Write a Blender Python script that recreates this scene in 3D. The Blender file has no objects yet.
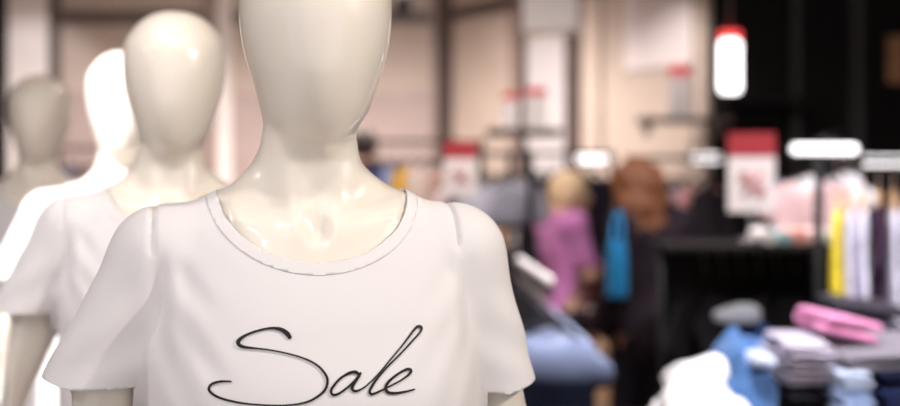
import bpy, bmesh, math, random
import numpy as np
from mathutils import Vector, Matrix
from mathutils.bvhtree import BVHTree

random.seed(4)
scene = bpy.context.scene
COL = scene.collection
PI = math.pi
F, CZ, HX, HY = 1250.0, 1.5, 450.0, 174.0     # focal length in pixels, camera height, horizon point


def P(px, py, Y):
    return Vector(((px - HX) / F * Y, Y, CZ + (HY - py) / F * Y))


# ----------------------------------------------------------------- materials
def mat(name, col, rough=.6, metal=0., noise=0., nscale=40., bump=0., bscale=300., coat=0., coat_rough=.05,
        emit=None, estr=0., sheen=0., spec=.5, sss=0., wave=None):
    m = bpy.data.materials.new(name)
    m.use_nodes = True
    nt = m.node_tree
    b = nt.nodes['Principled BSDF']
    b.inputs['Base Color'].default_value = (*col, 1)
    b.inputs['Roughness'].default_value = rough
    b.inputs['Metallic'].default_value = metal
    b.inputs['Specular IOR Level'].default_value = spec
    b.inputs['Coat Weight'].default_value = coat
    b.inputs['Coat Roughness'].default_value = coat_rough
    b.inputs['Sheen Weight'].default_value = sheen
    if sss:
        b.inputs['Subsurface Weight'].default_value = sss
        b.inputs['Subsurface Radius'].default_value = (.012, .008, .006)
        b.inputs['Subsurface Scale'].default_value = 1.
    if emit:
        b.inputs['Emission Color'].default_value = (*emit, 1)
        b.inputs['Emission Strength'].default_value = estr
    tc = nt.nodes.new('ShaderNodeTexCoord')
    if noise:
        n = nt.nodes.new('ShaderNodeTexNoise')
        n.inputs['Scale'].default_value = nscale
        n.inputs['Detail'].default_value = 4
        r = nt.nodes.new('ShaderNodeValToRGB')
        r.color_ramp.elements[0].position, r.color_ramp.elements[1].position = .3, .7
        r.color_ramp.elements[0].color = (*[c * (1 - noise) for c in col], 1)
        r.color_ramp.elements[1].color = (*[min(1, c * (1 + noise)) for c in col], 1)
        nt.links.new(tc.outputs['Object'], n.inputs['Vector'])
        nt.links.new(n.outputs['Fac'], r.inputs['Fac'])
        nt.links.new(r.outputs['Color'], b.inputs['Base Color'])
    if bump:
        if wave:
            n2 = nt.nodes.new('ShaderNodeTexWave')
            n2.inputs['Scale'].default_value = bscale
            n2.inputs['Distortion'].default_value = 1.
            o = n2.outputs['Fac']
        else:
            n2 = nt.nodes.new('ShaderNodeTexNoise')
            n2.inputs['Scale'].default_value = bscale
            n2.inputs['Detail'].default_value = 3
            o = n2.outputs['Fac']
        nt.links.new(tc.outputs['Object'], n2.inputs['Vector'])
        bp = nt.nodes.new('ShaderNodeBump')
        bp.inputs['Strength'].default_value = bump
        bp.inputs['Distance'].default_value = .002
        nt.links.new(o, bp.inputs['Height'])
        nt.links.new(bp.outputs['Normal'], b.inputs['Normal'])
    return m


def toplit(top, low):  # overhead light painted into the cloth colour: pale shoulders, dark below
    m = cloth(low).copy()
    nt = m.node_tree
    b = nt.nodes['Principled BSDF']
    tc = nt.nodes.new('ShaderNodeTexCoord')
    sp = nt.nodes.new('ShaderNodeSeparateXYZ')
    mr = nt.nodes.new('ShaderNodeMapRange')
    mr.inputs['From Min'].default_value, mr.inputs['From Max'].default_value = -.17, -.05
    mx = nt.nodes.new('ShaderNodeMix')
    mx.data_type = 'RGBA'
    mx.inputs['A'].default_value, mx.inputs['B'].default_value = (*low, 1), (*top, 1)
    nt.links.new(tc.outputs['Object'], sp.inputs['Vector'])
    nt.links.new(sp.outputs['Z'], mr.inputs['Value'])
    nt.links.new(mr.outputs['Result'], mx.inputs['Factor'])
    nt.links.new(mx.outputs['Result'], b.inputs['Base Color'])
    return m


_cloth = {}


def cloth(col, noise=.12):
    k = tuple(col)
    if k not in _cloth:
        _cloth[k] = mat('woven cloth', col, rough=.9, noise=noise, nscale=60, bump=.25, bscale=500, sheen=.12 if max(col) > .15 else 0., spec=.2 if max(col) > .15 else .08)
    return _cloth[k]


def tile_mat(name, c1, c2, grout, sx):
    m = bpy.data.materials.new(name)
    m.use_nodes = True
    nt = m.node_tree
    b = nt.nodes['Principled BSDF']
    b.inputs['Roughness'].default_value = .75
    b.inputs['Specular IOR Level'].default_value = .15
    t = nt.nodes.new('ShaderNodeTexBrick')
    t.offset = 0
    t.inputs['Color1'].default_value = (*c1, 1)
    t.inputs['Color2'].default_value = (*c2, 1)
    t.inputs['Mortar'].default_value = (*grout, 1)
    t.inputs['Scale'].default_value = sx
    t.inputs['Mortar Size'].default_value = .008
    t.inputs['Row Height'].default_value = .5
    tc = nt.nodes.new('ShaderNodeTexCoord')
    nt.links.new(tc.outputs['Object'], t.inputs['Vector'])
    nt.links.new(t.outputs['Color'], b.inputs['Base Color'])
    return m


M = {
    'mannequin': mat('glossy cream mannequin', (.90, .83, .74), rough=.35, coat=.7, coat_rough=.03, spec=.4, sss=.3),
    'shirt': mat('white jersey', (.79, .765, .775), rough=.92, bump=.06, bscale=900, sheen=.1, spec=.15),
    'ink': mat('black print', (.006, .005, .007), rough=.55, spec=.3),
    'chrome': mat('polished chrome', (.82, .82, .84), rough=.12, metal=1),
    'dark_steel': mat('dull dark steel', (.16, .155, .16), rough=.45, metal=1),
    'steel': mat('brushed steel', (.55, .55, .57), rough=.3, metal=1),
    'black_metal': mat('black lacquered metal', (.006, .005, .006), rough=.55, spec=.15),
    'black_wood': mat('black stained board', (.006, .005, .006), rough=.6, noise=.3, nscale=12, spec=.15),
    'brown': mat('dark brown frame', (.075, .052, .048), rough=.45, noise=.15, nscale=9),
    'brown_light': mat('mid brown frame', (.26, .19, .17), rough=.5, noise=.1, nscale=9),
    'panel': mat('beige wall panel', (.47, .385, .335), rough=.6, noise=.05, nscale=3),
    'panel_low': mat('rosy beige wall panel', (.37, .285, .27), rough=.5, noise=.05, nscale=3),
    'panel_white': mat('off white wall panel', (.66, .60, .61), rough=.6, noise=.04, nscale=3),
    'panel_grey': mat('pale grey wall panel', (.46, .43, .45), rough=.6, noise=.04, nscale=3),
    'column': mat('pale plaster', (.74, .69, .68), rough=.7, noise=.04, nscale=5),
    'black_wall': mat('black painted wall', (.006, .004, .005), rough=.7, spec=.15, noise=.3, nscale=4),
    'ceiling': mat('cream ceiling paint', (.62, .55, .48), rough=.8, noise=.03, nscale=4),
    'floor': tile_mat('brown stone tile', (.20, .115, .07), (.17, .10, .062), (.09, .06, .045), 1.2),
    'red': mat('red sign print', (.36, .018, .03), rough=.5),
    'bright_red': mat('bright red sign print', (.65, .03, .04), rough=.5),
    'sign_white': mat('white sign card', (.80, .74, .74), rough=.5),
    'bar_glow': mat('glowing white bar', (.9, .9, .92), rough=.4, emit=(1, .95, .97), estr=2.2),
    'box_glow': mat('lit sign diffuser', (.9, .9, .9), rough=.4, emit=(1, .95, .95), estr=3.0),
    'box_glow_red': mat('lit red sign diffuser', (.8, .05, .05), rough=.4, emit=(1, .08, .07), estr=1.1),
    'wood': mat('pale wood', (.55, .33, .17), rough=.5, noise=.2, nscale=14),
    'amber': mat('amber board', (.42, .20, .09), rough=.5, noise=.2, nscale=6),
    'skin': mat('skin', (.50, .27, .20), rough=.5, sss=.1, noise=.06, nscale=25),
    'skin_pale': mat('pale skin', (.58, .34, .26), rough=.5, sss=.1, noise=.06, nscale=25),
    'blond': mat('short blond hair', (.66, .47, .29), rough=.55, noise=.25, nscale=60, bump=.5, bscale=120),
    'auburn': mat('auburn curly hair', (.13, .038, .008), rough=.6, noise=.45, nscale=45, bump=.6, bscale=90),
    'dark_hair': mat('dark brown hair', (.05, .033, .03), rough=.5, noise=.3, nscale=50, bump=.5, bscale=120),
    'eye': mat('eye', (.05, .04, .04), rough=.15),
    'eye_white': mat('eye white', (.75, .72, .70), rough=.2),
    'lips': mat('lips', (.42, .13, .12), rough=.45),
    'leather': mat('black leather', (.02, .018, .018), rough=.4),
    'glass': mat('smoked glass plate', (.35, .37, .38), rough=.1, coat=1),
}


# ----------------------------------------------------------------- objects
def thing(name, label, cat, loc=(0, 0, 0), rz=0., group=None):
    o = bpy.data.objects.new(name, None)
    COL.objects.link(o)
    o.empty_display_size = .1
    o.location = loc
    o.rotation_euler = (0, 0, rz)
    return tag(o, label, cat, group)


def tag(o, label, cat, group=None):
    o['label'], o['category'] = label, cat
    if group:
        o['group'] = group
    return o


def link(name, me, m, parent=None, loc=None):
    o = bpy.data.objects.new(name, me)
    COL.objects.link(o)
    if m is not None and not me.materials:
        me.materials.append(m)
    if parent is not None:
        o.parent = parent
    if loc is not None:
        o.location = loc
    return o


def share(name, me, m, parent=None, loc=None):
    """the same mesh again with a material of its own on the object"""
    if not me.materials:
        me.materials.append(m)
    o = link(name, me, None, parent, loc)
    o.material_slots[0].link = 'OBJECT'
    o.material_slots[0].material = m
    return o


def struct(name, me, m):
    o = link(name, me, m)
    o['kind'] = 'structure'
    return o


def me_from(verts, faces, smooth=True):
    me = bpy.data.meshes.new('mesh')
    me.from_pydata([tuple(map(float, v)) for v in verts], [], [tuple(map(int, f)) for f in faces])
    if smooth:
        me.polygons.foreach_set('use_smooth', np.ones(len(me.polygons), dtype=bool))
    me.update()
    return me


def me_bm(bm, smooth=False):
    me = bpy.data.meshes.new('mesh')
    bmesh.ops.recalc_face_normals(bm, faces=bm.faces)
    if smooth:
        for f in bm.faces:
            f.smooth = True
    bm.to_mesh(me)
    bm.free()
    return me


def box(cx, cy, cz, sx, sy, sz, bev=0., rz=0.):
    bm = bmesh.new()
    bmesh.ops.create_cube(bm, size=1)
    bmesh.ops.scale(bm, vec=(sx, sy, sz), verts=bm.verts)
    if bev:
        bmesh.ops.bevel(bm, geom=list(bm.edges), offset=bev, segments=3, affect='EDGES')
    if rz:
        bmesh.ops.rotate(bm, cent=(0, 0, 0), matrix=Matrix.Rotation(rz, 3, 'Z'), verts=bm.verts)
    bmesh.ops.translate(bm, vec=(cx, cy, cz), verts=bm.verts)
    return me_bm(bm)


def tube(pts, r, seg=10, cap=True, smooth=True):
    pts = [Vector(p) for p in pts]
    rs = r if isinstance(r, (list, tuple)) else [r] * len(pts)
    verts, faces = [], []
    up = None
    for i, p in enumerate(pts):
        t = (pts[min(i + 1, len(pts) - 1)] - pts[max(i - 1, 0)]).normalized()
        if up is None:
            up = t.orthogonal().normalized()
        up = (up - t * up.dot(t)).normalized()
        s = t.cross(up)
        for k in range(seg):
            a = 2 * PI * k / seg
            verts.append(p + (up * math.cos(a) + s * math.sin(a)) * rs[i])
    for i in range(len(pts) - 1):
        for k in range(seg):
            k2 = (k + 1) % seg
            faces.append((i * seg + k, i * seg + k2, (i + 1) * seg + k2, (i + 1) * seg + k))
    if cap:
        faces.append(tuple(range(seg))[::-1])
        faces.append(tuple((len(pts) - 1) * seg + k for k in range(seg)))
    return me_from(verts, faces, smooth)


def lathe(prof, seg=40, smooth=True):
    verts, faces = [], []
    for r, z in prof:
        for k in range(seg):
            a = 2 * PI * k / seg
            verts.append((r * math.cos(a), r * math.sin(a), z))
    n = len(prof)
    for i in range(n - 1):
        for k in range(seg):
            k2 = (k + 1) % seg
            faces.append((i * seg + k, i * seg + k2, (i + 1) * seg + k2, (i + 1) * seg + k))
    faces.append(tuple(range(seg))[::-1])
    faces.append(tuple((n - 1) * seg + k for k in range(seg)))
    return me_from(verts, faces, smooth)


# ----------------------------------------------------------------- implicit surfaces
def smin(a, b, k):
    h = np.clip(.5 + .5 * (b - a) / k, 0, 1)
    return b + (a - b) * h - k * h * (1 - h)


def smax(a, b, k):
    return -smin(-a, -b, k)


def rcone(X, Y, Z, a, b, ra, rb, ys=1.):
    ax, ay, az = a
    dx, dy, dz = b[0] - ax, (b[1] - ay) * ys, b[2] - az
    px, py, pz = X - ax, (Y - ay) * ys, Z - az
    t = np.clip((px * dx + py * dy + pz * dz) / (dx * dx + dy * dy + dz * dz), 0, 1)
    d = np.sqrt((px - t * dx) ** 2 + (py - t * dy) ** 2 + (pz - t * dz) ** 2)
    return d - (ra + (rb - ra) * t)


def ell(X, Y, Z, c, r):
    q = np.sqrt(((X - c[0]) / r[0]) ** 2 + ((Y - c[1]) / r[1]) ** 2 + ((Z - c[2]) / r[2]) ** 2)
    return (q - 1) * min(r)


def pchip(xs, ys, x):
    xs, ys = np.array(xs, float), np.array(ys, float)
    h = np.diff(xs)
    d = np.diff(ys) / h
    m = np.zeros(len(xs))
    for i in range(1, len(xs) - 1):
        if d[i - 1] * d[i] > 0:
            w1, w2 = 2 * h[i] + h[i - 1], h[i] + 2 * h[i - 1]
            m[i] = (w1 + w2) / (w1 / d[i - 1] + w2 / d[i])
    m[0], m[-1] = d[0], d[-1]
    x = np.clip(x, xs[0], xs[-1])
    i = np.clip(np.searchsorted(xs, x, side='right') - 1, 0, len(xs) - 2)
    t = (x - xs[i]) / h[i]
    return ((1 + 2 * t) * (1 - t) ** 2 * ys[i] + t * (1 - t) ** 2 * h[i] * m[i]
            + t * t * (3 - 2 * t) * ys[i + 1] + t * t * (t - 1) * h[i] * m[i + 1])


def loft(X, Y, Z, rows, p=2., xoff=None, cap=.02):
    """rows: (z, half width, half depth, y centre)"""
    zs = [r[0] for r in rows]
    a = pchip(zs, [r[1] for r in rows], Z)
    b = pchip(zs, [r[2] for r in rows], Z)
    c = pchip(zs, [r[3] for r in rows], Z)
    xx = X - (xoff(Z) if xoff else 0)
    q = (np.abs(xx / a) ** p + np.abs((Y - c) / b) ** p) ** (1. / p)
    d = (q - 1) * np.minimum(a, b)
    out = np.maximum(zs[0] - Z, Z - zs[-1])
    return np.maximum(d, out)


def nets(f, lo, hi, h, newton=2):
    lo, hi = np.array(lo, float), np.array(hi, float)
    n = np.ceil((hi - lo) / h).astype(int) + 1
    ax = [lo[i] + h * np.arange(n[i]) for i in range(3)]
    X, Y, Z = np.meshgrid(*ax, indexing='ij')
    V = f(X, Y, Z)
    S = V < 0
    c = [(i, j, k) for i in (0, 1) for j in (0, 1) for k in (0, 1)]

    def sl(A, o):
        return A[o[0]:n[0] - 1 + o[0], o[1]:n[1] - 1 + o[1], o[2]:n[2] - 1 + o[2]]
    cnt = sum(sl(S, o).astype(np.int8) for o in c)
    act = (cnt > 0) & (cnt < 8)
    I = np.argwhere(act)
    idx = -np.ones(act.shape, int)
    idx[act] = np.arange(len(I))
    acc = np.zeros((len(I), 3))
    num = np.zeros(len(I))
    for o in c:
        for d in range(3):
            if o[d] == 0:
                o2 = list(o)
                o2[d] = 1
                va = V[I[:, 0] + o[0], I[:, 1] + o[1], I[:, 2] + o[2]]
                vb = V[I[:, 0] + o2[0], I[:, 1] + o2[1], I[:, 2] + o2[2]]
                cr = (va < 0) != (vb < 0)
                t = np.where(cr, va / np.where(cr, va - vb, 1), 0)
                p = np.array(o, float)[None, :] + t[:, None] * (np.array(o2) - np.array(o))[None, :]
                acc += np.where(cr[:, None], p, 0)
                num += cr
    vert = lo + h * (I + acc / num[:, None])
    faces = []
    for d in range(3):
        u, w = (d + 1) % 3, (d + 2) % 3
        A = np.argwhere(np.diff(S.astype(np.int8), axis=d) != 0)
        ok = (A[:, u] > 0) & (A[:, w] > 0) & (A[:, u] < n[u] - 1) & (A[:, w] < n[w] - 1)
        A = A[ok]
        q = []
        for du, dw in ((-1, -1), (0, -1), (0, 0), (-1, 0)):
            B = A.copy()
            B[:, u] += du
            B[:, w] += dw
            q.append(idx[B[:, 0], B[:, 1], B[:, 2]])
        q = np.stack(q, 1)
        flip = S[A[:, 0], A[:, 1], A[:, 2]]
        q = np.where(flip[:, None], q, q[:, ::-1])
        faces.append(q)
    faces = np.concatenate(faces)
    e = h * .3
    for _ in range(newton):
        x, y, z = vert.T
        v = f(x, y, z)
        g = np.stack([(f(x + e, y, z) - f(x - e, y, z)), (f(x, y + e, z) - f(x, y - e, z)),
                      (f(x, y, z + e) - f(x, y, z - e))], 1) / (2 * e)
        g2 = np.maximum((g ** 2).sum(1), .05)
        step = -(v / g2)[:, None] * g
        L = np.linalg.norm(step, axis=1)
        step *= np.minimum(1, h * .5 / np.maximum(L, 1e-9))[:, None]
        vert = vert + step
    return vert, faces


def clip(vert, faces, g):
    """keep g<=0, cutting the faces that straddle g=0 with a clean edge"""
    gv = g(*vert.T)
    me = me_from(vert, faces)
    bm = bmesh.new()
    bm.from_mesh(me)
    bpy.data.meshes.remove(me)
    bm.verts.ensure_lookup_table()
    bmesh.ops.triangulate(bm, faces=[f for f in bm.faces
                                     if min(gv[v.index] for v in f.verts) < 0 < max(gv[v.index] for v in f.verts)])
    val = {v: gv[v.index] for v in bm.verts}
    for e in list(bm.edges):
        a, b = e.verts
        va, vb = val[a], val[b]
        if (va < 0) != (vb < 0) and abs(va - vb) > 1e-12:
            t = min(.98, max(.02, va / (va - vb)))
            _, nv = bmesh.utils.edge_split(e, a, t)
            val[nv] = 0.
    for f in list(bm.faces):
        z = [v for v in f.verts if val[v] == 0.]
        if len(z) == 2 and not any(set(e.verts) == set(z) for e in f.edges):
            bmesh.utils.face_split(f, z[0], z[1])
    bmesh.ops.delete(bm, geom=[f for f in bm.faces if sum(val[v] for v in f.verts) > 0], context='FACES')
    bmesh.ops.delete(bm, geom=[v for v in bm.verts if not v.link_faces], context='VERTS')
    return bm


def bm_arrays(bm):
    bm.verts.index_update()
    V = np.array([v.co[:] for v in bm.verts])
    Fs = [tuple(v.index for v in f.verts) for f in bm.faces]
    return V, Fs


def solid(o, t, off=-1.):
    s = o.modifiers.new('thickness', 'SOLIDIFY')
    s.thickness = t
    s.offset = off
    return o


def sines(seed, n, f0, f1):
    r = np.random.RandomState(seed)
    W = r.normal(size=(n, 3))
    W /= np.linalg.norm(W, axis=1)[:, None]
    W *= r.uniform(f0, f1, n)[:, None]
    ph = r.uniform(0, 6.28, n)

    def g(X, Y, Z):
        s = 0
        for w, p in zip(W, ph):
            s = s + np.sin(w[0] * X + w[1] * Y + w[2] * Z + p)
        return s / n
    return g


# ================================================================= MANNEQUIN
TRUNK = [(.74, .120, .070, .02), (.80, .165, .098, .02), (.90, .172, .108, .015), (1.05, .125, .090, 0),
         (1.18, .138, .100, -.005), (1.27, .148, .112, -.012), (1.36, .150, .098, .0), (1.42, .146, .078, .008),
         (1.452, .135, .058, .012), (1.468, .124, .049, .016), (1.480, .101, .047, .018), (1.490, .0805, .048, .019), (1.499, .0690, .049, .019),
         (1.513, .0560, .050, .018), (1.530, .0465, .053, .012), (1.545, .0440, .056, .008), (1.575, .042, .057, .006), (1.62, .040, .05, .008)]
HEAD = [(1.527, .006, .012, -.024), (1.534, .020, .032, -.022), (1.547, .0385, .054, -.016), (1.5617, .0515, .070, -.008), (1.576, .0577, .080, -.004),
        (1.604, .0675, .091, .000), (1.622, .0725, .095, .002), (1.640, .0760, .097, .003), (1.658, .0778, .098, .004), (1.680, .0784, .0975, .006),
        (1.702, .0752, .092, .008), (1.72, .065, .082, .01), (1.737, .050, .063, .012), (1.748, .030, .038, .013),
        (1.7535, .004, .005, .014)]
SHIRT = [(.80, .180, .128, .01), (.92, .181, .130, .01), (1.05, .172, .124, .005), (1.18, .168, .124, -.004), (1.27, .167, .128, -.012),
         (1.35, .168, .112, -.002), (1.41, .163, .090, .008), (1.445, .150, .069, .012), (1.462, .130, .056, .015), (1.474, .112, .052, .017),
         (1.487, .092, .052, .019), (1.502, .071, .052, .02), (1.525, .056, .052, .021), (1.56, .05, .05, .02)]
SH = (.150, .012, 1.414)
R_ELB, R_WRI = (-.262, .035, 1.14), (-.285, -.02, .90)
L_ELB, L_WRI = (.222, .035, 1.135), (.235, -.02, .895)


def hand(X, Y, Z, wr, sgn, d, fwd=(0, -1, 0)):
    """palm with four fingers and a thumb; d: direction of the forearm, sgn +1 left hand"""
    w = Vector(wr)
    d = Vector(d).normalized()
    fw = Vector(fwd)
    fw = (fw - d * fw.dot(d)).normalized()
    side = d.cross(fw).normalized() * (1 if d.cross(fw).x * sgn < 0 else -1)
    def pt(l, f, s):
        return tuple(w + d * l + fw * f + side * s)
    o = smin(rcone(X, Y, Z, pt(0, 0, 0), pt(.075, .012, 0), .021, .019), rcone(X, Y, Z, pt(.03, 0, 0), pt(.075, -.018, 0), .018, .016), .015)
    for i, (f, l) in enumerate(((.026, .068), (.008, .076), (-.010, .070), (-.027, .055))):
        a, b, c = pt(.078, f, 0), pt(.078 + l * .55, f * 1.15, .006), pt(.078 + l, f * 1.1, .020)
        o = smin(o, np.minimum(rcone(X, Y, Z, a, b, .0092, .0082), rcone(X, Y, Z, b, c, .0082, .0068)), .004)
    a, b, c = pt(.02, .018, .004), pt(.052, .048, .012), pt(.085, .052, .018)
    o = smin(o, np.minimum(rcone(X, Y, Z, a, b, .013, .0105), rcone(X, Y, Z, b, c, .0105, .008)), .008)
    return o


ZS = 1.490


def neck_g(X, Y, Z, shrink=0.):
    f = np.clip((.05 - Y) / .09, 0, 1)
    f = f * f * (3 - 2 * f)
    dep = (.022 + .054 * f) - shrink
    w = .0985 - shrink
    low = np.sqrt((X / w) ** 2 + ((Z - ZS) / dep) ** 2)
    r = np.where(Z < ZS, low, np.abs(X) / w)
    return (1 - r) * .08


def body_sdf(X, Y, Z):
    d = loft(X, Y, Z, TRUNK, xoff=lambda z: -.006 * np.clip((z - 1.47) / .05, 0, 1))
    for s in (-1, 1):
        # collarbone ridge and shoulder
        cl = rcone(X, Y, Z, (s * .016, -.046, 1.436), (s * .085, -.030, 1.452), .0085, .008)
        d = smin(d, cl, .030)
        d = smin(d, rcone(X, Y, Z, (s * .105, .012, 1.418), (s * SH[0], SH[1], SH[2]), .044, .047), .03)
        # long neck muscle down to the notch
        d = smin(d, rcone(X, Y, Z, (s * .012, -.043, 1.442), (s * .030, .000, 1.530), .0065, .009), .028)
        el, wr = (L_ELB, L_WRI) if s > 0 else (R_ELB, R_WRI)
        arm = rcone(X, Y, Z, (s * SH[0], SH[1], SH[2]), el, .0445, .034)
        arm = smin(arm, rcone(X, Y, Z, el, wr, .034, .0225), .02)
        arm = smin(arm, hand(X, Y, Z, wr, s, (wr[0] - el[0], wr[1] - el[1], wr[2] - el[2])), .018)
        d = smin(d, arm, .022)
        leg = smin(rcone(X, Y, Z, (s * .085, .02, .82), (s * .088, .01, .46), .092, .055),
                   rcone(X, Y, Z, (s * .088, .012, .46), (s * .092, .035, .09), .054, .032), .03)
        leg = smin(leg, ell(X, Y, Z, (s * .088, .035, .33), (.052, .058, .13)), .03)
        foot = smin(rcone(X, Y, Z, (s * .092, .045, .045), (s * .10, -.11, .030), .036, .022), rcone(X, Y, Z, (s * .092, .045, .04), (s * .092, .035, .10), .036, .032), .02)
        leg = smin(leg, foot, .02)
        leg = np.maximum(leg, .012 - Z)
        d = smin(d, leg, .03)
    # the chest and shoulders stay just inside the cloth
    inner = loft(X, Y, Z, SHIRT, p=2.25)
    for s in (-1, 1):
        inner = smin(inner, rcone(X, Y, Z, (s * .110, .012, 1.419), (s * .30, .012, 1.39), .048, .0515), .02)
    free = (np.clip((np.abs(X) - .150) / .02, 0, 1) + np.clip((Z - 1.472) / .03, 0, 1) + np.clip((1.05 - Z) / .1, 0, 1)
            + np.clip(neck_g(X, Y, Z) / .022, 0, 1))
    d = smax(d, np.where(Z < .95, -1, inner + .0045 - .06 * free), .004)
    # hollow of the throat
    d = smax(d, -ell(X, Y, Z, (0, -.060, 1.450), (.010, .011, .013)), .016)
    hx = lambda z: .003 + 0 * z
    head = loft(X, Y, Z, HEAD, xoff=hx)
    d = smin(d, head, .018)
    return d


bv, bf = nets(body_sdf, (-.36, -.2, 0), (.33, .17, 1.77), .0065)
BODY = me_from(bv, bf)

R_HEM, L_HEM = (-.229, .016, 1.264), (.206, .018, 1.238)


def shirt_sdf(X, Y, Z):
    wob = .0035 * np.sin(34 * X + 5 * Z + 1.0) * np.clip((1.2 - Z) / .3, 0, 1)
    d = loft(X, Y, Z, SHIRT, p=2.25) + wob
    for s in (-1, 1):
        hem = L_HEM if s > 0 else R_HEM
        d = smin(d, rcone(X, Y, Z, (s * .110, .012, 1.419), (s * SH[0], SH[1], SH[2]), .048, .0515), .02)
        sl = rcone(X, Y, Z, (s * SH[0], SH[1], SH[2]), hem, .0515, .0515 if s < 0 else .043, ys=.9)
        # soft drag folds that run round and down the sleeve
        u = (Z - 1.30) * 1.0 + (X * s - .2) * .55
        sl = sl + -.0 + .0012 * np.sin(95 * u + 20 * Y) * np.clip((1.40 - Z) / .06, 0, 1) * np.clip((Z - 1.285) / .03, 0, 1)
        d = smin(d, sl, .016)
        # seam dimple where the arm meets the shoulder
        g = np.exp(-((X * s - (.143 if s > 0 else .159) - .01 * (1.45 - Z)) / .0026) ** 2) * np.clip((Z - 1.418) / .012, 0, 1) * np.clip((1.52 - Z) / .02, 0, 1)
        d = d + .0050 * g * np.clip((.03 - Y) / .02, 0, 1)
        # drape folds fanning out of the armpit across the chest
        for k, (x0, z0, x1, z1, am, wd) in enumerate(((.155, 1.43, .150, 1.32, .0055, .009), (.150, 1.375, .09, 1.30, .0030, .011),
                                                      (.152, 1.345, .10, 1.22, .0040, .013), (.145, 1.42, .10, 1.365, .0020, .010),
                                                      (.155, 1.30, .13, 1.16, .0040, .012))):
            am = am * (.30 if s > 0 else .5)
            px, pz = X * s - x0, Z - z0
            dx, dz = x1 - x0, z1 - z0
            L2 = dx * dx + dz * dz
            t = (px * dx + pz * dz) / L2
            q = (px * dz - pz * dx) / math.sqrt(L2)
            env = np.exp(-((t - .45) / .45) ** 4)
            d = d + am * np.exp(-(q / wd) ** 2) * env * np.clip(-Y / .03, 0, 1)
            d = d - am * .8 * np.exp(-((q - wd * 1.6) / wd) ** 2) * env * np.clip(-Y / .03, 0, 1)
    return d


sv, sf = nets(shirt_sdf, (-.33, -.17, .81), (.29, .17, 1.56), .0036)


bm = clip(sv, sf, lambda X, Y, Z: neck_g(X, Y, Z, -.0098))
sv2, sf2 = bm_arrays(bm)
bm.free()
bm = clip(sv2, sf2, lambda X, Y, Z: .84 - Z)
sv2, sf2 = bm_arrays(bm)
bm.free()


def sleeve_cut(X, Y, Z):
    s = np.where(X < 0, -1., 1.)
    hemz = np.where(X < 0, 1.291 + .25 * np.maximum(0, -.235 - X), 1.272 + .28 * np.maximum(0, X - .20) + .10 * np.maximum(0, .20 - X))
    # distance outside the shirt body at this height: only the sleeve tube is cut
    a = pchip([r[0] for r in SHIRT], [r[1] for r in SHIRT], Z)
    b = pchip([r[0] for r in SHIRT], [r[2] for r in SHIRT], Z)
    q = (np.abs(X / a) ** 2.25 + np.abs((Y - .0) / b) ** 2.25) ** (1 / 2.25)
    out = np.minimum((q - 1.0) * .12 - .009, np.abs(X) - .158)
    return np.minimum(hemz - Z, out)


bm = clip(sv2, sf2, sleeve_cut)
# keep the largest island
seen, best = set(), []
for v in bm.verts:
    if v in seen:
        continue
    st, isl = [v], []
    seen.add(v)
    while st:
        q = st.pop()
        isl.append(q)
        for e in q.link_edges:
            w = e.other_vert(q)
            if w not in seen:
                seen.add(w)
                st.append(w)
    if len(isl) > len(best):
        best = isl
keep = set(best)
bmesh.ops.delete(bm, geom=[v for v in bm.verts if v not in keep], context='VERTS')
shV, shF = bm_arrays(bm)
TEE = me_bm(bm, True)

# neckband: a narrow rib that follows the neckline, a touch proud of the shirt
nbm = clip(sv, sf, lambda X, Y, Z: neck_g(X, Y, Z, .0))
nv, nf = bm_arrays(nbm)
nbm.free()
nbm = clip(nv, nf, lambda X, Y, Z: -neck_g(X, Y, Z, -.0115))
nbm.normal_update()
for v in nbm.verts:
    v.co += v.normal * .0009
BAND = me_bm(nbm, True)

BASE = lathe([(.0, 0), (.175, 0), (.18, .003), (.18, .009), (.176, .012), (.0, .012)], 48)
ROD = tube([(.13, .10, .0), (.13, .10, .40), (.12, .07, .43), (.105, .045, .44)], .007)

MG = 'white-shirted mannequins in a row'
labels = ['front mannequin in white tee with Sale written on its chest, nearest the camera',
          'second mannequin from the front, cream glossy head, half hidden behind the front one',
          'brightly spotlit all white mannequin, third in the row, behind the second',
          'rearmost dim beige mannequin at the left edge of the row']
spots = [(313, 1.285, 11), (172.5, 1.93, 11), (124, 2.55, 9), (38, 3.2, 9)]
mann = []
for i, (px, Y, yaw) in enumerate(spots):
    x = (px - HX) / F * Y
    t = thing('mannequin', labels[i], 'mannequin', (x, Y, 0), math.radians(yaw), MG)
    link('body', BODY, M['mannequin'], t)
    ts = link('t_shirt', TEE, M['shirt'], t)
    solid(ts, .0012)
    nb = link('neckband', BAND, M['shirt'], ts)
    solid(nb, .0012)
    link('base_plate', BASE, M['glass'], t)
    link('support_rod', ROD, M['chrome'], t)
    mann.append((t, ts))

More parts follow.
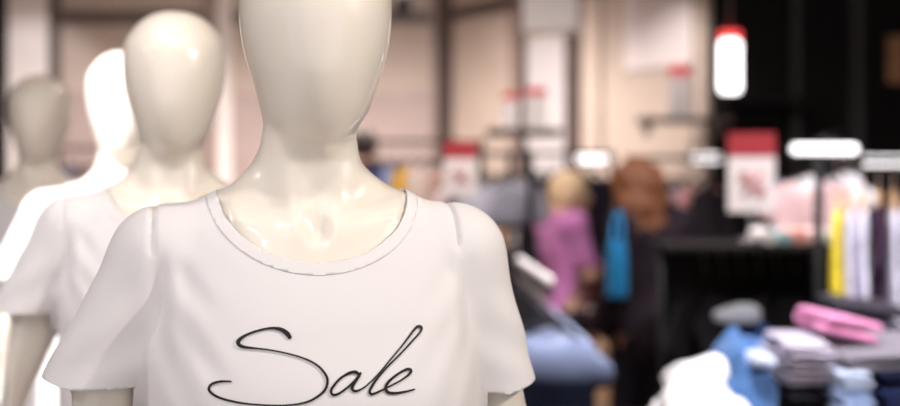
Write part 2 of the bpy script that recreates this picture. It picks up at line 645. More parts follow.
# ---- the brush script on the chest, laid onto the cloth
STROKES = [[(358, 108, 13), (347, 90, 18), (322, 73, 15), (285, 68, 9), (240, 76, 8), (195, 92, 9), (166, 112, 14), (163, 127, 15), (180, 138, 12),
            (220, 143, 8), (280, 150, 6.5), (350, 164, 6.5), (410, 182, 7), (455, 205, 8), (485, 235, 9.5), (497, 265, 10), (487, 300, 9.5),
            (455, 328, 9), (410, 348, 8), (340, 358, 7), (260, 357, 7), (180, 350, 8), (110, 335, 9), (70, 318, 10), (52, 298, 10), (62, 278, 9),
            (95, 268, 9), (138, 268, 6)],
           [(618, 250, 8), (606, 234, 12), (582, 235, 11), (548, 254, 9), (522, 282, 9), (510, 304, 10), (518, 318, 10), (540, 313, 9), (575, 288, 8), (605, 258, 7),
            (622, 234, 8), (612, 252, 11), (597, 274, 11), (589, 294, 11), (600, 304, 10), (622, 298, 7), (650, 278, 5.5), (690, 238, 5.5), (730, 190, 5.5),
            (780, 130, 6), (822, 74, 8), (838, 61, 11), (850, 67, 9), (842, 86, 7), (815, 116, 7), (770, 165, 6.5), (720, 215, 7), (685, 255, 7.5),
            (664, 286, 9), (655, 305, 10), (664, 316, 10), (692, 305, 8), (730, 286, 6.5), (775, 262, 7), (804, 240, 9), (810, 226, 11), (795, 222, 10),
            (764, 238, 9), (730, 265, 10), (715, 290, 11), (723, 308, 12), (750, 312, 10), (790, 306, 8), (826, 297, 6)]]
t0, ts0 = mann[0]
MW = Matrix.Translation(t0.location) @ Matrix.Rotation(t0.rotation_euler[2], 4, 'Z')
MI = MW.inverted()
bvh = BVHTree.FromPolygons([tuple(v) for v in shV], shF)
cam_l = MI @ Vector((0, 0, CZ))
DX, DY = 0., 0.


def on_shirt(u, v):
    px, py = 195 + u / 3.75 + DX, 310 + v / 3.75 + DY
    d = (MI.to_3x3() @ Vector(((px - HX) / F, 1, (HY - py) / F))).normalized()
    hit, nrm, _, _ = bvh.ray_cast(cam_l, d)
    if hit is None:
        return None
    return hit - d * .0016


for si, st in enumerate(STROKES):
    st = np.array(st, float)
    pts = []
    n = len(st)
    for i in range(n - 1):
        p0, p1, p2, p3 = st[max(i - 1, 0)], st[i], st[i + 1], st[min(i + 2, n - 1)]
        for k in range(6):
            t = k / 6
            pts.append(.5 * (2 * p1 + (p2 - p0) * t + (2 * p0 - 5 * p1 + 4 * p2 - p3) * t * t + (3 * p1 - p0 - 3 * p2 + p3) * t ** 3))
    pts.append(st[-1])
    verts, faces = [], []
    for i, p in enumerate(pts):
        a, b = pts[max(i - 1, 0)], pts[min(i + 1, len(pts) - 1)]
        tx, ty = b[0] - a[0], b[1] - a[1]
        L = math.hypot(tx, ty) or 1
        nx, ny = -ty / L, tx / L
        w = p[2] * .5
        if i == 0 or i == len(pts) - 1:
            w *= .5
        for s in (-1, 0, 1):
            q = on_shirt(p[0] + nx * w * s, p[1] + ny * w * s)
            verts.append(q if q is not None else verts[-1])
    for i in range(len(pts) - 1):
        for s in (0, 1):
            faces.append((i * 3 + s, i * 3 + s + 1, i * 3 + s + 4, i * 3 + s + 3))
    lo = link('printed_letter' if si == 0 else 'printed_letters', me_from(verts, faces), M['ink'], ts0)
    lo['label'] = 'black script capital S of the word Sale' if si == 0 else 'black script letters a l e of the word Sale'

# ================================================================= GARMENTS
def seg2(X, Z, a, b, ra, rb):
    dx, dz = b[0] - a[0], b[1] - a[1]
    t = np.clip(((X - a[0]) * dx + (Z - a[1]) * dz) / (dx * dx + dz * dz), 0, 1)
    return np.sqrt((X - a[0] - t * dx) ** 2 + (Z - a[1] - t * dz) ** 2) - (ra + (rb - ra) * t)


def garment_mesh(w, l, sleeve, seed, flare=1.1, thick=.013, kind='top'):
    """hanging garment, neck at z=0 (below the hook), hanging down -z, thin in y"""
    nz = sines(seed, 4, 12, 26)
    r = random.Random(seed)

    def f(X, Y, Z):
        if kind == 'top':
            hw = w / 2 * (1 + (flare - 1) * np.clip(-Z / l, 0, 1))
            sl = np.abs(X) - hw
            top = Z + .30 * np.maximum(np.abs(X) - .07, 0) + .01
            d2 = smax(smax(sl, top, .03), -l - Z, .02)
            for s in (-1, 1):
                d2 = smin(d2, seg2(X, Z, (s * (w / 2 - .05), -.10), (s * (w / 2 + .02), -.10 - sleeve), .065, .05), .02)
            d2 = smax(d2, -np.sqrt((X / .075) ** 2 + ((Z - .01) / .055) ** 2) * .06 + .06, .008)
        else:                                             # trousers hung by the waist
            d2 = 1e9
            for s in (-1, 1):
                lg = seg2(X, Z, (s * w * .20, -.08), (s * w * .27, -l + .06), w * .27, w * .19)
                lg = smax(lg, -l - Z, .01)
                d2 = lg if isinstance(d2, float) else smin(d2, lg, .015)
            d2 = smax(d2, Z, .01)
        fold = .008 * np.sin(X * (26 + seed % 7) + 2.2 * np.sin(4 * Z) + seed) * np.clip(-Z / .25, 0, 1) + .005 * nz(X, 0 * X, Z * .5)
        th = thick * np.sqrt(np.clip(-d2 / .05, .02, 1))
        return smax(d2, np.abs(Y - fold) - th, .006)
    v, q = nets(f, (-w * .5 - .16, -.085, -l - .04), (w * .5 + .16, .085, .05), .011, 1)
    return me_from(v, q)


HANG = tube([(0, 0, .02), (0, 0, .075), (-.012, 0, .092), (-.020, 0, .106), (-.0215, 0, .118), (-.016, 0, .132), (-.004, 0, .139), (.009, 0, .137), (.018, 0, .128), (.0215, 0, .115)], .003, 6)
BARH = tube([(-.19, 0, -.048), (-.10, 0, -.012), (0, 0, .02), (.10, 0, -.012), (.19, 0, -.048)], [.006, .008, .008, .008, .006], 8)
BARN = tube([(-.11, 0, -.032), (-.06, 0, -.004), (0, 0, .02), (.06, 0, -.004), (.11, 0, -.032)], [.006, .008, .008, .008, .006], 8)
CLIPB = tube([(-.15, 0, .02), (0, 0, .022), (.15, 0, .02)], .005, 8)
GM = {
    'tee': garment_mesh(.46, .62, .13, 1),
    'tunic': garment_mesh(.44, .78, .40, 2, 1.2),
    'long': garment_mesh(.48, .70, .45, 3),
    'slim': garment_mesh(.40, .66, .10, 5, 1.05),
    'short': garment_mesh(.38, .23, .08, 14, 1.1),
    'vest': garment_mesh(.28, .62, .04, 11, 1.15),
    'wide': garment_mesh(.34, .60, .30, 12, 1.1),
    'coat': garment_mesh(.50, .95, .50, 6, 1.2, .015),
    'jeans': garment_mesh(.40, .95, 0, 7, kind='trousers', thick=.015),
    'shorts': garment_mesh(.42, .45, 0, 9, kind='trousers', thick=.015),
}


def hang(kind, col, loc, rz, label, group=None, name=None, cat=None, bar=None, hook=None):
    """a garment on its hanger; loc is the point of the rail it hangs from"""
    nm = name or {'tee': 'hanging_t_shirt', 'tunic': 'hanging_tunic', 'long': 'hanging_shirt', 'slim': 'hanging_blouse', 'vest': 'hanging_tunic', 'short': 'hanging_crop_shirt', 'wide': 'hanging_shirt', 'coat': 'hanging_coat',
                  'jeans': 'hanging_jeans', 'shorts': 'hanging_skirt'}[kind]
    ct = cat or {'coat': 'coat', 'jeans': 'jeans', 'shorts': 'shorts', 'tee': 't-shirt', 'long': 'shirt', 'tunic': 'tunic', 'slim': 'blouse', 'vest': 'tunic', 'short': 'top', 'wide': 'shirt'}[kind]
    t = thing(nm, label, ct, (loc[0], loc[1], loc[2] - .120), rz, group)
    share('cloth', GM[kind], cloth(col), t)
    h = link('hanger', CLIPB if kind in ('jeans', 'shorts') else BARN if kind in ('vest', 'slim') else BARH, None, t)
    if not h.data.materials:
        h.data.materials.append(M['wood'])
    h.material_slots[0].link = 'OBJECT'
    h.material_slots[0].material = bar or M['black_metal']
    share('hook', HANG, hook or M['dark_steel'], h)
    return t


def rack(name, label, x0, x1, y, z, rz=0., m=None, shelf=False, group=None, ext=.13):
    """free-standing rail between x0 and x1 at depth y, height z"""
    m = m or M['black_metal']
    x0, x1 = x0 - ext, x1 + ext
    cx, L = (x0 + x1) / 2, (x1 - x0)
    t = thing(name, label, 'clothes rack', (cx, y, 0), rz, group)
    link('rail', tube([(-L / 2, 0, z), (L / 2, 0, z)], .010), m if m is not M['steel'] else M['steel'], t)
    for s in (-1, 1):
        p = link('post', tube([(s * L / 2, 0, .03), (s * L / 2, 0, z + .015)], .016), m, t)
        link('foot', box(s * L / 2, 0, .02, .05, .5, .03, .008), m, t)
    if shelf:
        link('top_shelf', box(0, 0, z + .035, L + .04, .42, .025, .004), m, t)
    return t


def rail_pt(r, s):
    """point at s in metres along a rack's rail from its middle"""
    a = r.rotation_euler[2]
    return (r.location[0] + s * math.cos(a), r.location[1] + s * math.sin(a))


# ---- rail behind the front mannequin's shoulder
WH = (.78, .74, .76)
r1 = rack('clothes_rack', 'black clothes rail of bright tops behind the front mannequin\'s shoulder', P(352, 0, 7.0).x, P(458, 0, 7.0).x, 7.0, 1.68)
for px, kind, col, rz, lab in (
        (372, 'long', (.05, .05, .09), 68, 'dark navy shirt on the rail, closest to the front mannequin\'s neck'),
        (386, 'tee', (.035, .045, .16), 68, 'navy tee hanging beside the pale blue shirt'),
        (398, 'slim', (.30, .36, .70), 68, 'pale blue top hanging left of the yellow top'),
        (412, 'tee', (.80, .46, .03), 68, 'bright yellow top hanging on the rail'),
        (426, 'long', (.80, .72, .68), 68, 'white shirt hanging just right of the yellow top'),
        (440, 'tee', (.78, .62, .56), 68, 'cream white tee hanging left of the small red sale sign'),
        (454, 'slim', (.60, .36, .30), 68, 'dusty salmon top at the right end of the bright rail')):
    hang(kind, col, (P(px, 0, 7.0).x, 7.0, 1.68), math.radians(rz), lab)
r2 = rack('clothes_rack', 'clothes rail of pale lavender tops under the brown shelf stand', P(462, 0, 6.1).x, P(524, 0, 6.1).x, 6.1, 1.60, m=M['black_metal'], ext=.03)
for px, kind, col, rz, lab in (
        (464, 'short', (.80, .64, .66), 48, 'pinkish white top at the left end of the lavender rail'),
        (478, 'short', (.12, .11, .16), 48, 'charcoal top hanging left of the lavender tops'),
        (491, 'short', (.48, .48, .58), 48, 'first pale lavender top, beside the charcoal top'),
        (504, 'short', (.58, .58, .68), 48, 'lavender grey top hanging in the middle of the lavender rail'),
        (517, 'short', (.42, .42, .52), 48, 'grey lavender top at the right end of the lavender rail')):
    hang(kind, col, (P(px, 0, 6.1).x, 6.1, 1.60), math.radians(rz), lab)
link('lower_rail', tube([(-(P(524, 0, 6.1).x - P(462, 0, 6.1).x + .06) / 2, 0, 1.24), ((P(524, 0, 6.1).x - P(462, 0, 6.1).x + .06) / 2, 0, 1.24)], .010), M['black_metal'], r2)
for px, col, lab in ((466, (.05, .04, .05), 'charcoal skirt at the left end of the lower rail under the lavender tops'), (479, (.02, .018, .025), 'black skirt left of the orange one on the lower rail'),
                     (492, (.62, .30, .12), 'orange skirt on the lower rail under the lavender tops'), (505, (.02, .018, .022), 'black skirt right of the orange one on the lower rail'),
                     (518, (.03, .028, .04), 'near black skirt at the right end of the lower rail under the lavender tops')):
    hang('shorts', col, (P(px, 0, 6.1).x, 6.1, 1.24), math.radians(48), lab, cat='skirt')

Y3 = 7.35
r3 = rack('clothes_rack', 'black clothes rail of dark navy clothes behind the lilac-topped person', P(532, 0, Y3).x, P(590, 0, Y3).x, Y3, 1.62)
hang('slim', (.80, .78, .80), (P(533, 0, Y3).x, Y3, 1.62), math.radians(52), 'lone white blouse at the left end of the dark navy rail')
for i, px in enumerate((546, 558, 570, 582, 594)):
    hang(('long', 'tunic', 'tee')[i % 3], [(.022, .020, .038), (.035, .028, .05), (.018, .016, .022)][i % 3], (P(px, 0, Y3).x, Y3, 1.62),
         math.radians(52), 'dark navy garment on the rail behind the lilac-topped person', 'dark navy garments behind the lilac-topped person')

r4 = rack('clothes_rack', 'black clothes rail of dark and pink clothes right of the auburn-haired shopper', P(655, 0, 6.25).x, P(728, 0, 6.25).x, 6.25, 1.58)
for px, kind, col, rz, lab in (
        (661, 'long', (.03, .025, .045), 48, 'dark plum shirt right behind the auburn-haired shopper'),
        (674, 'long', (.035, .03, .06), 48, 'midnight blue shirt hanging left of the pink tops'),
        (688, 'tee', (.52, .38, .44), 48, 'dusty mauve tee hanging beside the coral pink top'),
        (703, 'slim', (.64, .30, .28), 48, 'coral pink top hanging left of the big sale sign'),
        (719, 'long', (.03, .025, .03), 48, 'black shirt hanging behind the big sale sign')):
    hang(kind, col, (P(px, 0, 6.25).x, 6.25, 1.58), math.radians(rz), lab)

# ---- rail with a shelf and black clothes in the right middle
Y5 = 4.7
r5 = rack('clothes_rack', 'low black shelf-topped rail crowded with black clothes, right of centre', P(697, 0, Y5).x, P(842, 0, Y5).x, Y5, 1.195, shelf=True)
link('back_board', box(0, .205, .88, P(842, 0, Y5).x - P(697, 0, Y5).x + .20, .012, .66, .002), M['black_wood'], r5)
for i in range(8):
    px = 706 + i * 18
    hang(('slim', 'vest')[i % 2], [(.010, .009, .010), (.016, .014, .017), (.012, .010, .013)][i % 3], (P(px, 0, Y5).x, Y5, 1.195),
         math.radians(45), 'black garment hanging under the low black shelf', 'black clothes under the low black shelf')


def roll(name, label, px0, px1, py, Y, zs, col, group=None):
    """a rolled garment lying on the shelf with its spiral end"""
    x0, x1 = P(px0, 0, Y).x, P(px1, 0, Y).x
    r = (x1 - x0) / 2
    n = 60
    verts, faces = [], []
    ly = .20
    for j in range(9):
        y = -ly / 2 + ly * j / 8
        for i in range(n + 1):
            a = i / n * 2 * PI * 2.6
            rr = r * (.35 + .65 * i / n) * (1 + .03 * math.sin(3 * a + j))
            verts.append((rr * math.cos(a), y, rr * math.sin(a) + r))
    for j in range(8):
        for i in range(n):
            faces.append((j * (n + 1) + i, j * (n + 1) + i + 1, (j + 1) * (n + 1) + i + 1, (j + 1) * (n + 1) + i))
    o = link(name, me_from(verts, faces), cloth(col), None, ((x0 + x1) / 2, Y, zs))
    solid(o, r * .18, 0)
    return tag(o, label, 'rolled garment', group)


zs5 = 1.195 + .0475
roll('rolled_scarf', 'white rolled garment at the left of the low black shelf', 755, 771, 0, Y5 - .08, zs5, (.78, .74, .74))
roll('rolled_scarf', 'pale teal rolled garment next to the white one on the shelf', 771, 785, 0, Y5 - .08, zs5, (.28, .50, .52))
roll('rolled_scarf', 'salmon pink rolled garment in the middle of the low shelf', 785, 801, 0, Y5 - .08, zs5, (.78, .36, .30))
roll('rolled_scarf', 'pale pink rolled garment right of the salmon one', 801, 816, 0, Y5 - .08, zs5, (.80, .58, .56))
roll('rolled_scarf', 'cream rolled garment at the right of the low black shelf', 816, 831, 0, Y5 - .08, zs5, (.80, .74, .66))

# ---- pastel tops on a rail behind, yellow jacket, lavender rail on the right edge
Y6 = 6.9
r6 = rack('clothes_rack', 'black rail of pale blue tops far behind the big sale sign', P(764, 0, Y6).x, P(800, 0, Y6).x, Y6, 1.62, ext=.16)
for px, kind, col, lab in ((772, 'long', (.05, .045, .07), 'dark shirt on the rail of pale blue tops'), (785, 'slim', (.36, .44, .66), 'pale blue blouse hanging left of the pink tunic'),
                           (798, 'tee', (.48, .54, .74), 'powder blue tee hanging behind the pink tunic')):
    hang(kind, col, (P(px, 0, Y6).x, Y6, 1.62), math.radians(50), lab)
# a sloping arm on a post, clothes facing out
W0, W1 = Vector((P(807, 0, 5.15).x, 5.15, 1.60)), Vector((P(838, 0, 5.75).x, 5.75, 1.68))
t = thing('waterfall_rack', 'black sloping arm stand of face-out pastel clothes left of the yellow tunic', 'clothes rack', (W1.x, W1.y, 0))
link('post', tube([(0, 0, 0), (0, 0, W1.z + .02)], .018), M['black_metal'], t)
link('sloping_arm', tube([W0 - Vector((W1.x, W1.y, 0)) , W1 - Vector((W1.x, W1.y, 0))], .012), M['black_metal'], t)
link('foot', lathe([(0, 0), (.22, 0), (.22, .015), (.03, .03), (0, .03)], 28), M['black_metal'], t)
for u, kind, col, dx, lab in ((.08, 'vest', (.82, .56, .58), 0, 'pale pink sleeveless tunic hung facing out, front of the sloping arm'),
                              (.34, 'vest', (.84, .82, .86), 0, 'white sleeveless tunic hanging behind the pale pink one on the sloping arm'),
                              (.62, 'vest', (.84, .82, .86), 0, 'second white tunic, rearmost on the sloping arm')):
    p = W0.lerp(W1, u)
    hang(kind, col, p, math.radians(-22), lab)

Y7 = 4.08
r7 = rack('clothes_rack', 'clothes rail of lavender clothes at the right edge of the picture', P(834, 0, Y7).x, P(945, 0, Y7).x, Y7, 1.545, ext=.05)
for px, kind, col, rz, lab in (
        (837, 'tunic', (.90, .70, .02), 73, 'bright yellow tunic at the left end of the lavender rail'),
        (849, 'long', (.70, .66, .80), 73, 'lavender shirt hanging just right of the bright yellow tunic'),
        (863, 'tunic', (.76, .72, .84), 73, 'pale lavender tunic hanging left of the dark plum tunic'),
        (878, 'slim', (.06, .03, .06), 73, 'dark plum top hanging between lavender clothes at the right edge'),
        (893, 'tunic', (.76, .73, .86), 73, 'pale lavender tunic hanging right of the dark plum top'),
        (908, 'long', (.72, .69, .80), 73, 'whitish lavender shirt cut by the right edge of the picture')):
    hang(kind, col, (P(px, 0, Y7).x, Y7, 1.545), math.radians(rz), lab, bar=M['wood'], hook=M['chrome'])

# ---- rail of denim jackets running away from the camera beside the front mannequin's sleeve
ZR = 1.120
A0, A1 = P(552, 0, 3.95), P(518, 0, 5.05)
ang = math.atan2(A1.y - A0.y, A1.x - A0.x)
LR = math.hypot(A1.x - A0.x, A1.y - A0.y)
t = thing('clothes_rack', 'low black rail of blue denim beside the front mannequin\'s sleeve', 'clothes rack', ((A0.x + A1.x) / 2, (A0.y + A1.y) / 2, 0), ang)
link('rail', tube([(-LR / 2, 0, ZR), (LR / 2, 0, ZR)], .010), M['black_metal'], t)
link('post', tube([(LR * .1, 0, .03), (LR * .1, 0, ZR)], .016), M['black_metal'], t)
link('foot', lathe([(0, 0), (.26, 0), (.26, .015), (.03, .03), (0, .03)], 28), M['black_metal'], t, (LR * .1, 0, 0))
GLINT = lathe([(.0005, -.016)] + [(.016 * math.sin(PI * q / 8), -.016 * math.cos(PI * q / 8)) for q in range(1, 8)] + [(.0005, .016)], 16)  # white balls standing in for the glints on the hanger hooks
GLINT.transform(Matrix.Translation((0, 0, .157)))
TOPLIT = [toplit((.38, .45, .70), (.006, .008, .018)), toplit((.60, .66, .86), (.014, .02, .045)), toplit((.48, .55, .78), (.009, .012, .025))]  # denim colours with the top light painted onto the shoulders
for k in range(10):
    u = (k + .6) / 10.2
    x, y = A0.x + (A1.x - A0.x) * u, A0.y + (A1.y - A0.y) * u
    col = [(.022, .028, .060), (.11, .16, .34), (.04, .055, .12), (.17, .23, .44), (.05, .07, .15)][k % 5]
    g = hang('vest', col, (x, y, ZR), math.radians(-8), 'blue sleeveless denim shirt hanging on the low black rail',
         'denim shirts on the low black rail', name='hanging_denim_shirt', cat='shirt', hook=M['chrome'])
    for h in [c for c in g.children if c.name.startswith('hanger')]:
        link('hook_glint', GLINT, M['sign_white'], h)
    g.children[0].material_slots[0].material = TOPLIT[k % 3]

# ================================================================= PEOPLE
def person_sdf(J, hand_l=True):
    """J holds joint positions, z up, facing -y before the root is turned"""
    g = J

    def f(X, Y, Z):
        d = loft(X, Y, Z, g['trunk'])
        for s in (-1, 1):
            k = 'l' if s > 0 else 'r'
            sh, el, wr = g[k + 'sh'], g[k + 'el'], g[k + 'wr']
            d = smin(d, rcone(X, Y, Z, (sh[0] * .6, sh[1], sh[2] + .005), sh, .055, .055), .04)
            arm = smin(rcone(X, Y, Z, sh, el, .050, .039), rcone(X, Y, Z, el, wr, .039, .026), .02)
            dd = Vector(wr) - Vector(el)
            arm = smin(arm, hand(X, Y, Z, wr, s, dd, (0, 0, 1) if abs(dd.normalized().z) < .6 else (0, -1, 0)), .015)
            d = smin(d, arm, .025)
            hp, kn, an = g[k + 'hp'], g[k + 'kn'], g[k + 'an']
            leg = smin(rcone(X, Y, Z, hp, kn, .098, .060), rcone(X, Y, Z, kn, an, .058, .038), .03)
            leg = smin(leg, rcone(X, Y, Z, (an[0], an[1] + .02, .045), (an[0] + s * .015, an[1] - .13, .035), .038, .028), .02)
            d = smin(d, leg, .03)
        hz = g['head']
        hd = smin(ell(X, Y, Z, (hz[0], hz[1] + .012, hz[2] + .025), (.074, .094, .094)),
                  ell(X, Y, Z, (hz[0], hz[1] - .022, hz[2] - .045), (.056, .066, .072)), .03)
        hd = smin(hd, rcone(X, Y, Z, (hz[0], hz[1] - .092, hz[2] + .012), (hz[0], hz[1] - .106, hz[2] - .022), .008, .013), .012)   # nose
        for s in (-1, 1):
            hd = smin(hd, ell(X, Y, Z, (hz[0] + s * .073, hz[1] + .012, hz[2] - .005), (.010, .022, .032)), .006)                    # ears
            hd = smax(hd, -ell(X, Y, Z, (hz[0] + s * .031, hz[1] - .094, hz[2] + .010), (.016, .014, .010)), .010)                  # eye sockets
        hd = smin(hd, rcone(X, Y, Z, (hz[0] - .02, hz[1] - .086, hz[2] - .055), (hz[0] + .02, hz[1] - .086, hz[2] - .055), .006, .006), .01)
        d = smin(d, hd, .02)
        d = smin(d, rcone(X, Y, Z, (0, .02, g['neckz']), (hz[0], hz[1] + .02, hz[2] - .06), .056, .050), .03)
        return np.maximum(d, -Z)
    return f


def wear(fn, off, keep, lo, hi, h, m, name, parent, fold=None):
    def f(X, Y, Z):
        d = fn(X, Y, Z) - off
        if fold is not None:
            d = d + fold(X, Y, Z)
        return d
    v, q = nets(f, lo, hi, h, 1)
    bm = clip(v, q, keep)
    o = link(name, me_bm(bm, True), m, parent)
    return solid(o, .004)


def face(parent, hz, lips=True):
    for s in (-1, 1):
        bm = bmesh.new()
        bmesh.ops.create_uvsphere(bm, u_segments=12, v_segments=8, radius=.0105)
        e = link('eye', me_bm(bm, True), M['eye_white'], parent, (hz[0] + s * .031, hz[1] - .0745, hz[2] + .010))
        bm = bmesh.new()
        bmesh.ops.create_uvsphere(bm, u_segments=12, v_segments=8, radius=.0055)
        link('iris', me_bm(bm, True), M['eye'], e, (0, -.006, 0))
    link('mouth', tube([(hz[0] - .022, hz[1] - .0875, hz[2] - .055), (hz[0], hz[1] - .0945, hz[2] - .056), (hz[0] + .022, hz[1] - .0875, hz[2] - .055)], [.002, .005, .002], 8), M['lips'], parent)


def trunk_rows(sh_z, k=1., depth=1.):
    s = sh_z / 1.36
    rows = [(.70, .10, .07, .02), (.80, .165, .115, .02), (.90, .17, .12, .015), (1.02, .15, .105, .0), (1.16, .155, .115, -.01), (1.27, .16, .11, .0),
            (1.34, .145, .085, .012), (1.375, .11, .062, .02), (1.40, .075, .055, .022), (1.425, .058, .055, .024)]
    return [(z * s, a * k, b * k * depth, c) for z, a, b, c in rows]


def hair_obj(name, fn, lo, hi, m, parent, h=.008):
    v, q = nets(fn, lo, hi, h, 1)
    return link(name, me_from(v, q), m, parent)


# ---- shopper with short blond hair and lilac top
Yb = 6.6
xb = P(563, 0, Yb).x
JB = dict(trunk=trunk_rows(1.26, .90, .95), neckz=1.30, head=(0.0, -.055, 1.385),
          lsh=(.150, .01, 1.235), lel=(.195, -.02, .98), lwr=(.17, -.20, .87), rsh=(-.150, .01, 1.235), rel=(-.19, -.06, .98), rwr=(-.13, -.27, 1.02),
          lhp=(.085, .02, .76), lkn=(.09, -.01, .42), lan=(.095, .03, .09), rhp=(-.085, .02, .76), rkn=(-.09, -.03, .42), ran=(-.1, .0, .09))
fB = person_sdf(JB)
pb = thing('person', 'person with short blond hair in a lilac top, turned away, browsing racks', 'person', (xb, Yb, 0), math.radians(112))
v, q = nets(fB, (-.34, -.46, 0), (.34, .24, 1.53), .0075, 1)
link('body', me_from(v, q), M['skin_pale'], pb)
face(pb, JB['head'])
ns = sines(3, 5, 30, 60)
wear(fB, .016, lambda X, Y, Z: np.maximum(np.maximum(.66 - Z, Z - 1.318 + .25 * np.abs(Y)), np.where((np.abs(X) > .160) | (Y < -.135), (1.03 - Z), -1)), (-.34, -.46, .6), (.34, .26, 1.36), .01,
     cloth((.52, .19, .45)), 'lilac_top', pb, lambda X, Y, Z: .006 * ns(X, Y, Z))
wear(fB, .010, lambda X, Y, Z: np.maximum(np.maximum(Z - .80, .10 - Z), np.abs(X) - .2), (-.34, -.26, .02), (.34, .26, .92), .01, cloth((.04, .035, .05)), 'trousers', pb)
for s, an in ((1, JB['lan']), (-1, JB['ran'])):
    vv, qq = nets(lambda X, Y, Z: np.maximum(smin(rcone(X, Y, Z, (an[0], an[1] + .025, .045), (an[0] + s * .015, an[1] - .13, .036), .047, .037), rcone(X, Y, Z, (an[0], an[1] + .01, .05), (an[0], an[1], .10), .045, .045), .02), np.maximum(.001 - Z, Z - .105)),
                  (an[0] - .1, an[1] - .22, -.01), (an[0] + .1, an[1] + .12, .13), .007, 1)
    link('shoe', me_from(vv, qq), M['leather'], pb)
hB = JB['head']
cu = sines(8, 6, 60, 120)
hair_obj('short_hair', lambda X, Y, Z: smax(smin(ell(X, Y, Z, (hB[0], hB[1] + .026, hB[2] + .030), (.094, .108, .103)), ell(X, Y, Z, (hB[0], hB[1] + .062, hB[2] - .025), (.074, .060, .065)), .03) + .008 * cu(X, Y, Z),
                                            -ell(X, Y, Z, (hB[0], hB[1] - .12, hB[2] - .055), (.085, .090, .115)), .02),
         (-.14, -.2, 1.25), (.14, .2, 1.56), M['blond'], pb)

# ---- shopper with long auburn curls, dark jacket
Ya = 5.5
xa = P(650, 0, Ya).x
JA = dict(trunk=trunk_rows(1.30, 1.02, 1.05), neckz=1.34, head=(.060, -.045, 1.425),
          lsh=(.155, .01, 1.275), lel=(.225, .02, 1.0), lwr=(.245, -.10, .78), rsh=(-.155, .01, 1.275), rel=(-.195, -.03, 1.0), rwr=(-.16, -.20, .96),
          lhp=(.09, .02, .78), lkn=(.10, -.02, .44), lan=(.11, .03, .09), rhp=(-.09, .02, .78), rkn=(-.09, .0, .44), ran=(-.095, .06, .09))
fA = person_sdf(JA)
pa = thing('person', 'person with long curly auburn hair in a black jacket, turned away to the left', 'person', (xa, Ya, 0), math.radians(214))
v, q = nets(fA, (-.36, -.40, 0), (.36, .24, 1.56), .0075, 1)
link('body', me_from(v, q), M['skin'], pa)
face(pa, JA['head'])
na = sines(13, 5, 25, 55)
wear(fA, .024, lambda X, Y, Z: np.maximum(np.maximum(.70 - Z, Z - 1.385 + .2 * np.abs(Y)), np.maximum(-Y - .19, np.where(np.abs(X) > .192, .815 - Z, -1))), (-.36, -.36, .55), (.36, .28, 1.42), .01,
     cloth((.022, .015, .020)), 'black_jacket', pa, lambda X, Y, Z: .007 * na(X, Y, Z))
wear(fA, .012, lambda X, Y, Z: np.maximum(np.maximum(Z - .80, .09 - Z), np.abs(X) - .2), (-.36, -.26, .02), (.36, .28, .92), .01, cloth((.014, .013, .022)), 'trousers', pa)
for s, an in ((1, JA['lan']), (-1, JA['ran'])):
    vv, qq = nets(lambda X, Y, Z: np.maximum(smin(rcone(X, Y, Z, (an[0], an[1] + .025, .045), (an[0] + s * .015, an[1] - .14, .036), .048, .038), rcone(X, Y, Z, (an[0], an[1] + .01, .05), (an[0], an[1], .10), .046, .046), .02), np.maximum(.001 - Z, Z - .105)),
                  (an[0] - .1, an[1] - .24, -.01), (an[0] + .1, an[1] + .12, .13), .007, 1)
    link('shoe', me_from(vv, qq), M['leather'], pa)
hA = JA['head']
cu2 = sines(18, 8, 45, 95)
hair_obj('curly_hair', lambda X, Y, Z: smax(smin(smin(ell(X, Y, Z, (hA[0], hA[1] + .03, hA[2] + .035), (.112, .122, .112)),
                                                      ell(X, Y, Z, (hA[0], hA[1] + .062, hA[2] - .09), (.140, .104, .14)), .04),
                                                 ell(X, Y, Z, (hA[0], hA[1] + .085, hA[2] - .19), (.130, .078, .11)), .04) + .015 * cu2(X, Y, Z),
                                            -ell(X, Y, Z, (hA[0], hA[1] - .13, hA[2] - .06), (.075, .10, .13)), .02),
         (-.19, -.2, 1.06), (.19, .26, 1.62), M['auburn'], pa)

# blue bag hanging from the auburn shopper's arm, and a pale one on the other side
def bag(name, label, px, py0, py1, wpx, Y, col, rz, rise=.07, lean=0.):
    a, b = P(px, py0, Y), P(px, py1, Y)
    w, h = wpx / F * Y, a.z - b.z
    t = thing(name, label, 'bag', (a.x, Y, b.z), rz)

    def f(X, Yy, Z):
        hw = w / 2 * (.86 + .14 * np.cos((Z / h - .35) * 2.2))
        dep = .045 * (1 - .55 * Z / h)
        q = smax(smax(np.abs(X) - hw, np.abs(Yy + .008 * np.sin(22 * X + 9 * Z)) - dep, .03), np.maximum(Z - h, -Z), .012)
        return q
    v, q = nets(f, (-w / 2 - .03, -.09, -.02), (w / 2 + .03, .09, h + .02), .008, 1)
    link('pouch', me_from(v, q), cloth(col), t)
    for s in (-1, 1):
        pts = [(-w * .25, s * .014, h - .01)] + [(w * .25 * math.cos(PI - PI * k / 10), s * .014 + lean * math.sin(PI * k / 10), h + rise * math.sin(PI * k / 10)) for k in range(0, 11)] + [(w * .25, s * .014, h - .01)]
        link('handle', tube(pts, .007, 8), cloth(col), t)
    return t


bag('tote_bag', 'bright blue tote bag hanging from the shoulder of the auburn-haired person', 617, 241, 298, 21, 5.20, (.006, .15, .34), math.radians(-10), .12, .15)
bag('tote_bag', 'grey white bag hanging at the right side of the auburn-haired person', 683, 285, 345, 14, 5.22, (.26, .24, .25), math.radians(60))

